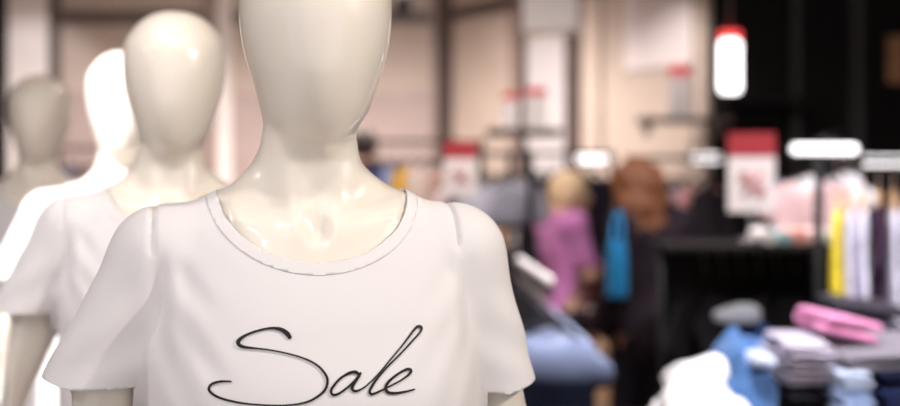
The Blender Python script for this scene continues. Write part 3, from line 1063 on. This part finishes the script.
# ---- dark-haired shopper far back, mostly behind the front mannequin's neck
Yc = 8.2
xcx = P(364, 0, Yc).x
JC = dict(trunk=trunk_rows(1.50, 1.15, 1.1), neckz=1.55, head=(0.0, -.02, 1.67),
          lsh=(.20, .01, 1.475), lel=(.26, .0, 1.18), lwr=(.245, -.16, 1.0), rsh=(-.20, .01, 1.475), rel=(-.26, .0, 1.18), rwr=(-.245, -.16, 1.0),
          lhp=(.095, .02, .90), lkn=(.10, -.01, .50), lan=(.105, .03, .09), rhp=(-.095, .02, .90), rkn=(-.10, -.01, .50), ran=(-.105, .03, .09))
fC = person_sdf(JC)
pc = thing('person', 'person with dark hair in a dark coat, far back beside the front mannequin\'s neck', 'person', (xcx, Yc, 0), math.radians(165))
v, q = nets(fC, (-.38, -.40, 0), (.38, .24, 1.82), .009, 1)
link('body', me_from(v, q), M['skin'], pc)
face(pc, JC['head'])
wear(fC, .026, lambda X, Y, Z: np.maximum(np.maximum(.62 - Z, Z - 1.60 + .2 * np.abs(Y)), np.maximum(-Y - .21, np.where(np.abs(X) > .20, .98 - Z, -1))), (-.38, -.36, .55), (.38, .28, 1.64), .012, cloth((.05, .042, .05)), 'dark_coat', pc,
     lambda X, Y, Z: .007 * na(X, Y, Z))
wear(fC, .012, lambda X, Y, Z: np.maximum(np.maximum(Z - .9, .09 - Z), np.abs(X) - .22), (-.38, -.26, .02), (.38, .28, 1.0), .012, cloth((.02, .02, .03)), 'trousers', pc)
for s, an in ((1, JC['lan']), (-1, JC['ran'])):
    vv, qq = nets(lambda X, Y, Z: np.maximum(smin(rcone(X, Y, Z, (an[0], an[1] + .025, .045), (an[0] + s * .015, an[1] - .15, .036), .050, .040), rcone(X, Y, Z, (an[0], an[1] + .01, .05), (an[0], an[1], .10), .048, .048), .02), np.maximum(.001 - Z, Z - .105)),
                  (an[0] - .1, an[1] - .25, -.01), (an[0] + .1, an[1] + .12, .13), .008, 1)
    link('shoe', me_from(vv, qq), M['leather'], pc)
hC = JC['head']
hair_obj('short_hair', lambda X, Y, Z: smax(ell(X, Y, Z, (hC[0], hC[1] + .024, hC[2] + .028), (.090, .108, .104)) + .005 * cu(X, Y, Z),
                                            -ell(X, Y, Z, (hC[0], hC[1] - .12, hC[2] - .07), (.085, .10, .12)), .02),
         (-.14, -.2, 1.5), (.14, .2, 1.84), M['dark_hair'], pc)

# ================================================================= FOREGROUND TABLE OF FOLDED CLOTHES
TT = .80
t = thing('display_table', 'dark display table piled with clothes at the lower right', 'table', (1.02, 3.08, 0))
link('table_top', box(0, 0, TT - .02, 1.5, 1.25, .04, .006), M['black_wood'], t)
link('apron', box(0, 0, TT - .09, 1.40, 1.15, .10, .004), M['black_wood'], t)
for sx in (-1, 1):
    for sy in (-1, 1):
        link('leg', box(sx * .68, sy * .56, (TT - .04) / 2, .07, .07, TT - .04, .006), M['black_wood'], t)


def folded(name, label, px0, px1, py0, py1, Y, col, layers=3, depth=.30, rz=0., tilt=0., seed=0, group=None, cat='folded garment', roll_=0.):
    """one garment folded into layers: a ribbon that doubles back on itself, wide along x"""
    a, b = P(px0, py1, Y), P(px1, py0, Y)
    w, h = b.x - a.x, b.z - a.z
    r = random.Random(seed)
    lt = h / layers
    prof = []
    for L in range(layers):
        z = lt * (L + .5)
        ys = np.linspace(-depth / 2, depth / 2, 14)
        if L % 2:
            ys = ys[::-1]
        jig = r.uniform(-.012, .012)
        for y in ys:
            prof.append((y + jig * (1 if y < 0 else .3), z))
        if L < layers - 1:
            e = 1 if L % 2 == 0 else -1
            for k in range(1, 6):
                an = -PI / 2 + PI * k / 6
                prof.append((e * (depth / 2 + lt * .5 * math.cos(an)) + jig * (.3 if e > 0 else 1), z + lt / 2 + lt / 2 * math.sin(an)))
    nx = 22
    verts, faces = [], []
    ns_ = sines(seed + 40, 4, 9, 26)
    for i in range(nx + 1):
        u = -w / 2 + w * i / nx
        for (y, z) in prof:
            edge = max(0, abs(u) / (w / 2) - .82) / .18
            dz = float(ns_(u, y, z * 3)) * lt * .22 - edge ** 2 * lt * .30 * (z / h) + .12 * h * float(ns_(u * .5, y * .6, 0))* (z / h)
            verts.append((u + .006 * math.sin(30 * y + z * 60), y + .010 * math.sin(14 * u + 50 * z + seed), max(lt * .28, z + dz)))
    n = len(prof)
    for i in range(nx):
        for j in range(n - 1):
            faces.append((i * n + j, (i + 1) * n + j, (i + 1) * n + j + 1, i * n + j + 1))
    o = link(name, me_from(verts, faces), cloth(col), None, ((a.x + b.x) / 2, Y, a.z))
    o.rotation_euler = (roll_, tilt, rz)
    sm = solid(o, lt * .62, 0)
    sub = o.modifiers.new('soft', 'SUBSURF')
    sub.levels = sub.render_levels = 1
    return tag(o, label, cat, group)


def heap(name, label, px0, px1, py0, py1, Y, col, seed, dep=.3, shape=None, cat='crumpled garment', rz=0., zbase=TT, amp=.03, p=2.6):
    """a crumpled garment: a soft low mound with deep ridged folds, sitting flat"""
    a, b = P(px0, py1, Y), P(px1, py0, Y)
    w, h = b.x - a.x, b.z - zbase
    n1, n2, n3 = sines(seed, 5, 10, 22), sines(seed + 1, 5, 22, 44), sines(seed + 2, 4, 50, 90)
    sk = shape or 0.

    def f(X, Y_, Z):
        xx = X - sk * (Z / h - .4) * w
        base = ((np.abs(xx) / (w / 2)) ** p + (np.abs(Y_) / (dep / 2)) ** p + (np.maximum(Z, 0) / h) ** p) ** (1 / p)
        d = (base - .9) * min(w / 2, dep / 2, h)
        d = d + amp * (1 - 2 * np.abs(n1(X, Y_, Z)) * 1.6) * .6 - amp * .7 * np.abs(n2(X, Y_, Z)) + amp * .15 * n3(X, Y_, Z) - amp * .45 * (1 - np.clip(np.abs(n2(X * 1.2 + .3, Y_ * 1.2, Z * .8)) * 2.4, 0, 1)) ** 2
        return np.maximum(d, .002 - Z)
    v, q = nets(f, (-w * .5 - .09, -dep * .5 - .09, -.01), (w * .5 + .09, dep * .5 + .09, h + .09), .0085, 1)
    o = link(name, me_from(v, q), cloth(col), None, ((a.x + b.x) / 2, Y, zbase))
    o.rotation_euler[2] = rz
    return tag(o, label, cat)


heap('crumpled_shirt', 'bright white crumpled shirt heaped at the table\'s near left corner', 622, 748, 357, 406, 2.64, (.88, .86, .88), 21, .36, .30, amp=.022, p=2.2)
heap('crumpled_jeans', 'mid blue crumpled jeans heaped left of the lavender folded stack', 700, 774, 356, 392, 2.96, (.075, .165, .38), 31, .30, .10, amp=.020)
heap('crumpled_jeans', 'brighter blue crumpled jeans heaped behind the mid blue pair', 728, 808, 338, 380, 3.36, (.11, .23, .50), 35, .26, .10, amp=.020)
heap('crumpled_jeans', 'dark navy crumpled jeans at the back of the table, under the grey blouse', 700, 772, 330, 345, 3.58, (.022, .04, .11), 36, .16)
heap('crumpled_blouse', 'small grey blouse crumpled at the back left of the table', 716, 758, 308, 326, 3.58, (.16, .16, .18), 44, .14, zbase=P(0, 322, 3.58).z, amp=.015)
heap('crumpled_blouse', 'small pale blue blouse crumpled on the mid blue jeans', 742, 776, 348, 368, 2.92, (.60, .66, .84), 47, .14, zbase=P(0, 364, 2.92).z, amp=.012)
# stacks
tag(link('display_riser', box(1.21, 2.95, TT + .05, .80, .44, .098, .006), M['black_wood']), 'low black riser on the table under the folded stacks', 'riser')
Yf = 2.98
zt = P(0, 378, Yf).z
for k in range(3):
    folded('folded_trousers', ['black folded trousers, bottom of the stack under the lavender knits', 'black folded trousers, middle of the stack under the lavender knits',
                               'black folded trousers lying directly under the lavender knits'][k], 771, 814, 402 - 14.3 * (k + 1) + 24.6, 402 - 14.3 * k + 24.6, Yf, (.012, .011, .014), 2, .30, .03 * k, seed=60 + k)
for k, (lab, c) in enumerate((('lower lavender grey folded knit on the black folded trousers', (.38, .34, .42)), ('middle lavender grey folded knit of its stack', (.42, .38, .47)),
                              ('top lavender folded knit of the stack in front of the pink one', (.56, .51, .62)))):
    folded('folded_knit', lab, 772 + 3 * k, 817 + k, 363.5 - 14 * k, 377.5 - 14 * k, Yf, c, 2, .30, .05 - .06 * k, seed=70 + k)
# pale blue and navy jeans stacks that carry the grey sweater
for k in range(4):
    py1 = 432 - 17.5 * k
    folded('folded_jeans', ['pale blue folded jeans, bottom of the pale stack', 'pale blue folded jeans, second from the bottom of the pale stack',
                            'pale blue folded jeans, second from the top of the pale stack', 'pale blue folded jeans, top of the pale stack'][k],
           822 + k, 856 - k, py1 - 17.5, py1, 2.90, [(.40, .50, .74), (.46, .56, .80), (.34, .44, .70), (.58, .66, .86)][k], 2, .28, -.03 + .02 * k, seed=80 + k)
    folded('folded_jeans', ['navy folded jeans, bottom of the dark stack', 'navy folded jeans, second from the bottom of the dark stack',
                            'navy folded jeans, second from the top of the dark stack', 'navy folded jeans, top of the dark stack'][k],
           861, 904, py1 - 17.5, py1, 2.92, [(.018, .025, .075), (.014, .017, .05), (.025, .035, .10), (.012, .014, .04)][k], 2, .28, .02 * k, seed=90 + k)
folded('folded_sweater', 'wide grey sweater lying across the pale and navy jeans stacks', 826, 938, 341, 362, 2.97, (.22, .20, .24), 2, .34, .0, -.03, seed=101)
folded('folded_blouse', 'bright pink folded top lying on the grey sweater', 808, 866, 313, 337, 3.02, (.88, .34, .60), 2, .20, .05, .22, seed=105)
for k in range(5):
    folded('folded_sweater', 'charcoal folded sweater in the stack under the dark slate one', 826, 888, 439 - 21.8 * (k + 1), 439 - 21.8 * k, 3.34, (.030, .028, .034), 2, .24, .03 * k, seed=120 + k, group='charcoal sweaters under the slate one')
folded('folded_sweater', 'dark slate folded sweater lying behind and above the pink top', 824, 890, 294, 330, 3.34, (.050, .046, .060), 2, .26, -.1, .10, seed=108)
heap('crumpled_sweater', 'soft grey sweater heaped at the right edge behind the grey folded sweater', 893, 965, 312, 352, 3.34, (.17, .155, .185), 52, .30)

# ================================================================= SIGNS AND FIXTURES
def percent_mark(w, h, y, m, parent, cz):
    """the red percent-like mark printed on the sale cards"""
    vs = w * .25
    link('red_mark', tube([(-vs * .8, y, cz - vs), (vs * .8, y, cz + vs)], vs * .16, 6), m, parent)
    for sx in (-1, 1):
        c = (sx * vs * .62, y, cz - sx * vs * .55)
        ringp = [(c[0] + vs * .34 * math.cos(2 * PI * k / 16), y, c[2] + vs * .34 * math.sin(2 * PI * k / 16)) for k in range(17)]
        link('red_mark', tube(ringp, vs * .13, 6, cap=False), m, parent)


def card(name, label, px0, px1, py0, py1, Y, head, m_head, m_body, post_to=None, mark=True, rz=0., group=None, depth=.012):
    """a sale card: red header over a white body, framed; optional post down to z"""
    a, b = P(px0, py1, Y), P(px1, py0, Y)
    w, h = b.x - a.x, b.z - a.z
    hh = h * head
    t = thing(name, label, 'sign', ((a.x + b.x) / 2, Y, a.z), rz, group)
    link('card_body', box(0, 0, (h - hh) / 2, w, depth, h - hh, .001), m_body, t)
    link('header', box(0, 0, h - hh / 2, w, depth, hh, .001), m_head, t)
    if mark:
        percent_mark(w, h, -depth / 2 - .001, M['red'], t, (h - hh) * .5)
    if post_to is not None:
        L = a.z - post_to
        link('stem', tube([(0, .004, -L), (0, .004, .01)], .006, 8), M['steel'], t)
        link('foot', lathe([(0, 0), (.055, 0), (.055, .006), (.012, .012), (0, .012)], 24), M['steel'], t, (0, .004, -L))
    return t


card('sale_sign', 'big sale sign with red header standing on the low black shelf', 728, 775, 133, 212, 4.83, .30, M['red'], M['sign_white'], post_to=zs5)
card('sale_sign', 'small sale sign with red header right of the front mannequin\'s shoulder', 444, 477, 141, 196, 5.6, .32, M['red'], M['sign_white'], post_to=0.)

# brown shelf stand with two cards
Ys = 8.0
xs = P(523, 0, Ys).x
t = thing('display_stand', 'tall dark brown pole stand with shelf boards behind the lavender rail', 'shelf stand', (xs, Ys, 0))
link('pole', box(0, 0, 1.5, .045, .045, 3.0, .004), M['brown'], t)
for z, w in ((P(0, 133, Ys).z, .47), (1.22, .47), (.7, .47)):
    link('shelf_board', box(0, 0, z, w, .36, .05, .006), M['brown'], t)
link('foot', box(0, 0, .02, .5, .4, .04, .006), M['brown'], t)
card('shelf_card', 'left white card with red top on the brown shelf stand', 502, 518, 93, 127, Ys - .1, .2, M['bright_red'], M['sign_white'], mark=False, depth=.05)
card('shelf_card', 'right white card with red top on the brown shelf stand', 525, 546, 88, 127, Ys - .12, .2, M['bright_red'], M['sign_white'], mark=False, depth=.05)
# wall shelf on the beige wall with a card
a = P(686, 117, 8.6)
t = thing('wall_shelf', 'dark shelf on the beige wall left of the lit sign', 'shelf', (a.x, 8.72, a.z - .02))
link('shelf_board', box(0, 0, 0, .62, .36, .04, .005), M['brown'], t)
for s in (-1, 1):
    link('bracket', box(s * .24, .06, -.06, .025, .22, .09, .004), M['brown'], t)
card('shelf_card', 'pale card with red top standing on the dark wall shelf', 669, 690, 66, 117, 8.6, .2, M['bright_red'], M['panel_white'], mark=False, depth=.05)
# lit sign hanging in front of the black wall
a = P(730, 93, 6.4)
t = thing('lit_sign', 'glowing white hanging sign with a red top against the black wall', 'sign', (a.x, 6.4, a.z))
w, h = 21 / F * 6.4, 62 / F * 6.4
link('glowing_panel', box(0, 0, h * .43, w, .05, h * .86, .012), M['box_glow'], t)
link('glowing_header', box(0, 0, h * .93, w, .05, h * .14, .008), M['box_glow_red'], t)
link('cable', tube([(0, 0, h), (0, 0, 3.4 - a.z)], .003, 6), M['steel'], t)
# hanging white box sign
a = P(552, 33, 7.4)
t = thing('hanging_board', 'blank white board hanging from the ceiling above the brown stand', 'sign', (a.x, 7.4, a.z), math.radians(-12))
link('board', box(0, 0, .16, .32, .20, .32, .006), M['sign_white'], t)
for s in (-1, 1):
    link('cable', tube([(s * .13, 0, .32), (s * .13, 0, 3.4 - a.z)], .003, 6), M['steel'], t)


def strip(label, px0, px1, py, Y, hh=.035, ztop=None):  # made-up glowing bars in place of bright hanger hooks and shelf labels
    a, b = P(px0, py, Y), P(px1, py, Y)
    t = thing('glow_bar', label, 'lamp', ((a.x + b.x) / 2, Y, a.z))
    L = b.x - a.x
    link('emitter', box(0, 0, 0, L, .04, hh, .008), M['bar_glow'], t)
    link('housing', box(0, .035, .0, L + .02, .03, hh + .02, .004), M['black_metal'], t)
    for s in (-1, 1):
        link('hanger_rod', tube([(s * L * .42, .035, hh / 2), (s * L * .42, .035, 3.4 - a.z)], .004, 6), M['black_metal'], t)
    return t


strip('added glowing white bar, in place of hook glints, above the pastel tops against the black wall', 792, 857, 149, 4.80, .036)
strip('added glowing white bar, in place of hook glints, above the lavender clothes at the right edge', 862, 915, 161, 4.75, .036)
strip('short glowing white bar behind the blond-haired person', 577, 606, 158, 8.0, .06)
strip('short glowing white bar left of the big sale sign', 692, 722, 158, 7.2, .045)

# ================================================================= ROOM
YB = 12.0
ZC = 3.4
zb = P(0, 18, YB).z                 # underside beam of the glazed wall
XC = P(446, 0, YB).x
dirx, diry = .53, -.848
sx_end = 3.60
XE, YE = XC + dirx * sx_end, YB + diry * sx_end          # where beige wall meets the black one
XL = -6.2
struct('floor', box((XL + 6) / 2, 5, -.05, 6 - XL, 17, .1), M['floor'])
struct('ceiling', box((XL + 6) / 2, 5, ZC + .05, 6 - XL, 17, .1), M['ceiling'])
struct('wall_back', box((XL + XC) / 2, YB + .1, ZC / 2, XC - XL, .2, ZC), M['panel'])
struct('wall_left', box(XL - .1, 5, ZC / 2, .2, 17, ZC), M['panel'])


def slant(s0, s1, z0, z1, th, m, name, out=0.):
    mid = (s0 + s1) / 2
    ang = math.atan2(diry, dirx)
    nx, ny = diry, -dirx            # towards the room (left and front)
    o = struct(name, box(XC + dirx * mid + nx * out, YB + diry * mid + ny * out, (z0 + z1) / 2, s1 - s0, th, z1 - z0, 0, ang), m)
    return o


slant(0, sx_end, 0, ZC, .12, M['panel'], 'wall_side')
struct('wall_right', box((XE + 6) / 2, YE + .1, ZC / 2, 6 - XE, .2, ZC), M['black_wall'])
struct('wall_far_right', box(6.1, 2.8, ZC / 2, .2, 12.7, ZC), M['black_wall'])
k = 0


def trim(me, m):
    global k
    k += 1
    return struct('trim_%d' % k, me, m)


def post(px0, px1, m, z1=None, py_top=None):
    a, b = P(px0, 0, YB - .05).x, P(px1, 0, YB - .05).x
    trim(box((a + b) / 2, YB - .03, (z1 or ZC) / 2, b - a, .10, z1 or ZC), m)


def panel(px0, px1, z0, z1, m, dy=.012):
    a, b = P(px0, 0, YB - .01).x, P(px1, 0, YB - .01).x
    trim(box((a + b) / 2, YB - dy / 2, (z0 + z1) / 2, b - a, dy, z1 - z0), m)


# back wall: beams and posts
xl = P(50, 0, YB).x
trim(box((xl + XC) / 2, YB - .03, zb, XC - xl, .09, .11), M['brown'])
post(-60, 9, M['black_wall'])
post(9, 49, M['column'])
post(49, 59, M['brown'])
post(204, 218, M['brown_light'])
post(218, 232, M['column'])
post(436, 450, M['brown'])
post(431, 436, M['brown_light'])
zm = P(0, 92, YB).z
panel(60, 204, 0, zm, M['panel_low'])
panel(232, 431, 0, zm, M['panel_low'])
# slanted wall
slant(0, sx_end, zb - .055, zb + .055, .10, M['brown'], 'trim_20', .07)
slant(.0, .22, 0, ZC, .12, M['brown'], 'trim_21', .05)


def s_of(px):
    r = (px - HX) / F
    return (r * YB - XC) / (dirx - r * diry)


slant(s_of(527), s_of(577), 0, P(0, 38, 10.6).z, .02, M['panel_grey'], 'trim_22', .07)
slant(s_of(577), s_of(590), 0, ZC, .14, M['brown'], 'trim_23', .06)
slant(s_of(519), s_of(527), 0, ZC, .10, M['brown_light'], 'trim_24', .06)
slant(s_of(632), s_of(700), P(0, 66, 9.2).z, ZC, .02, M['panel_white'], 'trim_25', .07)
slant(s_of(590), s_of(608), 0, ZC, .06, M['panel'], 'trim_26', .06)
slant(.24, sx_end, .12, 1.25, .02, mat('tan lower panel', (.30, .185, .12), rough=.5, noise=.1, nscale=4), 'trim_27', .075)
slant(.24, sx_end, 0, .12, .03, M['brown'], 'baseboard_side', .08)
# black wall uprights and shelf
for i, px in enumerate((795, 856)):
    x = P(px, 0, YE).x
    struct('trim_%d' % (30 + i), box(x, YE - .02, ZC / 2, .05, .04, ZC), mat('charcoal upright', (.035, .03, .032), rough=.45))
a = P(768, 100, 8.6)
t = thing('wall_shelf', 'black shelf on the black wall right of the lit sign', 'shelf', (a.x, YE - .19, a.z))
link('shelf_board', box(0, 0, 0, .62, .36, .05, .005), M['black_wood'], t)
for s in (-1, 1):
    link('bracket', box(s * .24, .06, -.07, .025, .22, .09, .004), M['black_metal'], t)
a = P(896, 60, YE)
t = thing('wall_plaque', 'amber brown board on the black wall at the upper right edge', 'wall board', (a.x, YE - .02, a.z))
link('board', box(0, 0, 0, .13, .03, .33, .004), M['amber'], t)
link('frame', box(0, .008, 0, .15, .018, .35, .003), M['brown'], t)
# dark track lamp near the ceiling above the back wall
a = P(403, 4, 9.0)
t = thing('track_lamp', 'small black ceiling lamp high above the bright rail', 'lamp', (a.x, 9.0, a.z))
link('lamp_head', lathe([(0, -.07), (.055, -.07), (.06, -.05), (.05, .06), (.03, .075), (0, .075)], 24), M['black_metal'], t)
link('lamp_stem', tube([(0, 0, .07), (0, 0, ZC - a.z)], .01, 8), M['black_metal'], t)

# dark rail seen between the heads on the left
r8 = rack('clothes_rack', 'clothes rail glimpsed between the mannequin heads at the left', P(48, 0, 7.8).x, P(132, 0, 7.8).x, 7.8, 1.66)
for px, kind, col, rz, lab in ((58, 'long', (.20, .13, .12), 66, 'brown shirt on the left rail beside the rearmost mannequin'),
                               (70, 'tee', (.30, .28, .36), 66, 'grey tee hanging on the left rail'),
                               (80, 'long', (.16, .22, .46), 66, 'blue shirt on the left rail near the spotlit mannequin'),
                               (94, 'tunic', (.22, .16, .15), 66, 'dark brown tunic behind the spotlit mannequin')):
    hang(kind, col, (P(px, 0, 7.8).x, 7.8, 1.66), math.radians(rz), lab)

# ================================================================= LIGHTS
def lamp(kind, name, loc, power, col=(1, .93, .86), size=.1, target=None, angle=60, blend=.4):
    l = bpy.data.lights.new(name, kind)
    l.energy = power
    l.color = col
    if kind == 'AREA':
        l.shape = 'DISK'
        l.size = size
    else:
        l.shadow_soft_size = size
    if kind == 'SPOT':
        l.spot_size = math.radians(angle)
        l.spot_blend = blend
    o = bpy.data.objects.new(name, l)
    COL.objects.link(o)
    o.location = loc
    d = Vector(target or (loc[0], loc[1], 0)) - Vector(loc)
    o.rotation_euler = d.to_track_quat('-Z', 'Y').to_euler()
    return o


lamp('AREA', 'key_lamp', (-.8, -.9, 3.2), 14, (1, .96, .97), .08, (-.2, 1.3, 1.3))
lamp('AREA', 'warm_lamp', (2.0, .7, 2.7), 38, (1, .91, .82), .07, (-.1, 1.3, 1.4))
lamp('AREA', 'left_fill', (-2.3, .9, 2.7), 10, (1, .96, .98), .12, (-.2, 1.4, 1.4))  # added unseen fill that brightens the sides of the mannequins
lamp('SPOT', 'front_spot', (-.55, .35, 3.3), 30, (1, .95, .92), .045, (-.14, 1.3, 1.6), 50)
lamp('SPOT', 'side_spot', (.5, .6, 3.3), 22, (1, .93, .86), .045, (-.14, 1.3, 1.5), 50)
lamp('SPOT', 'mannequin_spot', (-1.45, .95, 3.3), 900, (1, .97, .99), .05, (-.72, 2.55, 1.38), 19, .4)
for i, (x, y, e) in enumerate(((-4.2, 9.0, 330), (-2.2, 9.2, 430), (-.4, 9.2, 500), (.5, 7.6, 110), (.1, 4.6, 240), (-1.6, 6.4, 200))):
    lamp('SPOT', 'ceiling_spot', (x, y, 3.3), e, (1, .91, .85), .06, (x + .1, y + .9, 0), 140, .8)
lamp('SPOT', 'row_spot', (-1.0, 1.2, 3.3), 55, (1, .95, .93), .05, (-.46, 1.93, 1.5), 34, .6)
lamp('SPOT', 'wall_fill', (-2.2, 8.6, 2.95), 80, (1, .92, .87), .06, (-2.2, 12, 2.8), 110, .8)  # added unseen fill for the dark wall above the beam
lamp('SPOT', 'wall_fill', (.0, 8.4, 2.95), 62, (1, .92, .87), .06, (.2, 11.6, 2.8), 110, .8)  # second added fill, for the corner and slanted wall
lamp('SPOT', 'column_fill', (-3.7, 10.3, 3.3), 70, (1, .95, .95), .06, (-4.05, 12, 2.0), 60, .6)  # added unseen fill that brightens the pale column
lamp('SPOT', 'wall_spot', P(652, -60, 8.2), 85, (1, .93, .88), .06, P(664, 110, 9.3), 60, 1.)
lamp('SPOT', 'table_spot', (.95, 2.5, 3.3), 400, (.95, .95, 1), .06, (.85, 2.95, 1.0), 66, .5)
lamp('SPOT', 'rail_spot', (2.0, 4.2, 3.3), 300, (.97, .95, 1), .06, (1.6, 4.9, 1.2), 60, .6)
lamp('SPOT', 'lavender_fill', (1.25, 3.0, 3.3), 130, (.96, .95, 1), .05, (1.42, 4.05, 1.2), 40, .6)  # added unseen fill that brightens the lavender clothes
lamp('SPOT', 'denim_spot', (.32, 4.5, 3.35), 330, (.93, .95, 1), .05, (.34, 4.4, 1.1), 34, .5)

w = bpy.data.worlds.new('shop_ambient')
scene.world = w
w.use_nodes = True
bg = w.node_tree.nodes['Background']
bg.inputs[0].default_value = (1, .98, .995, 1)
bg.inputs[1].default_value = 1.10

# ================================================================= CAMERA
cam = bpy.data.cameras.new('camera')
cam.sensor_fit = 'HORIZONTAL'
cam.sensor_width = 36
cam.lens = F / 900 * 36
cam.shift_y = -(203 - HY) / 900
cam.dof.use_dof = True
cam.dof.focus_distance = 1.20
cam.dof.aperture_fstop = 2.6
co = bpy.data.objects.new('camera', cam)
COL.objects.link(co)
co.location = (0, 0, CZ)
co.rotation_euler = (PI / 2, 0, 0)
scene.camera = co
scene.view_settings.view_transform = 'Standard'
scene.view_settings.look = 'None'
scene.view_settings.exposure = 0.
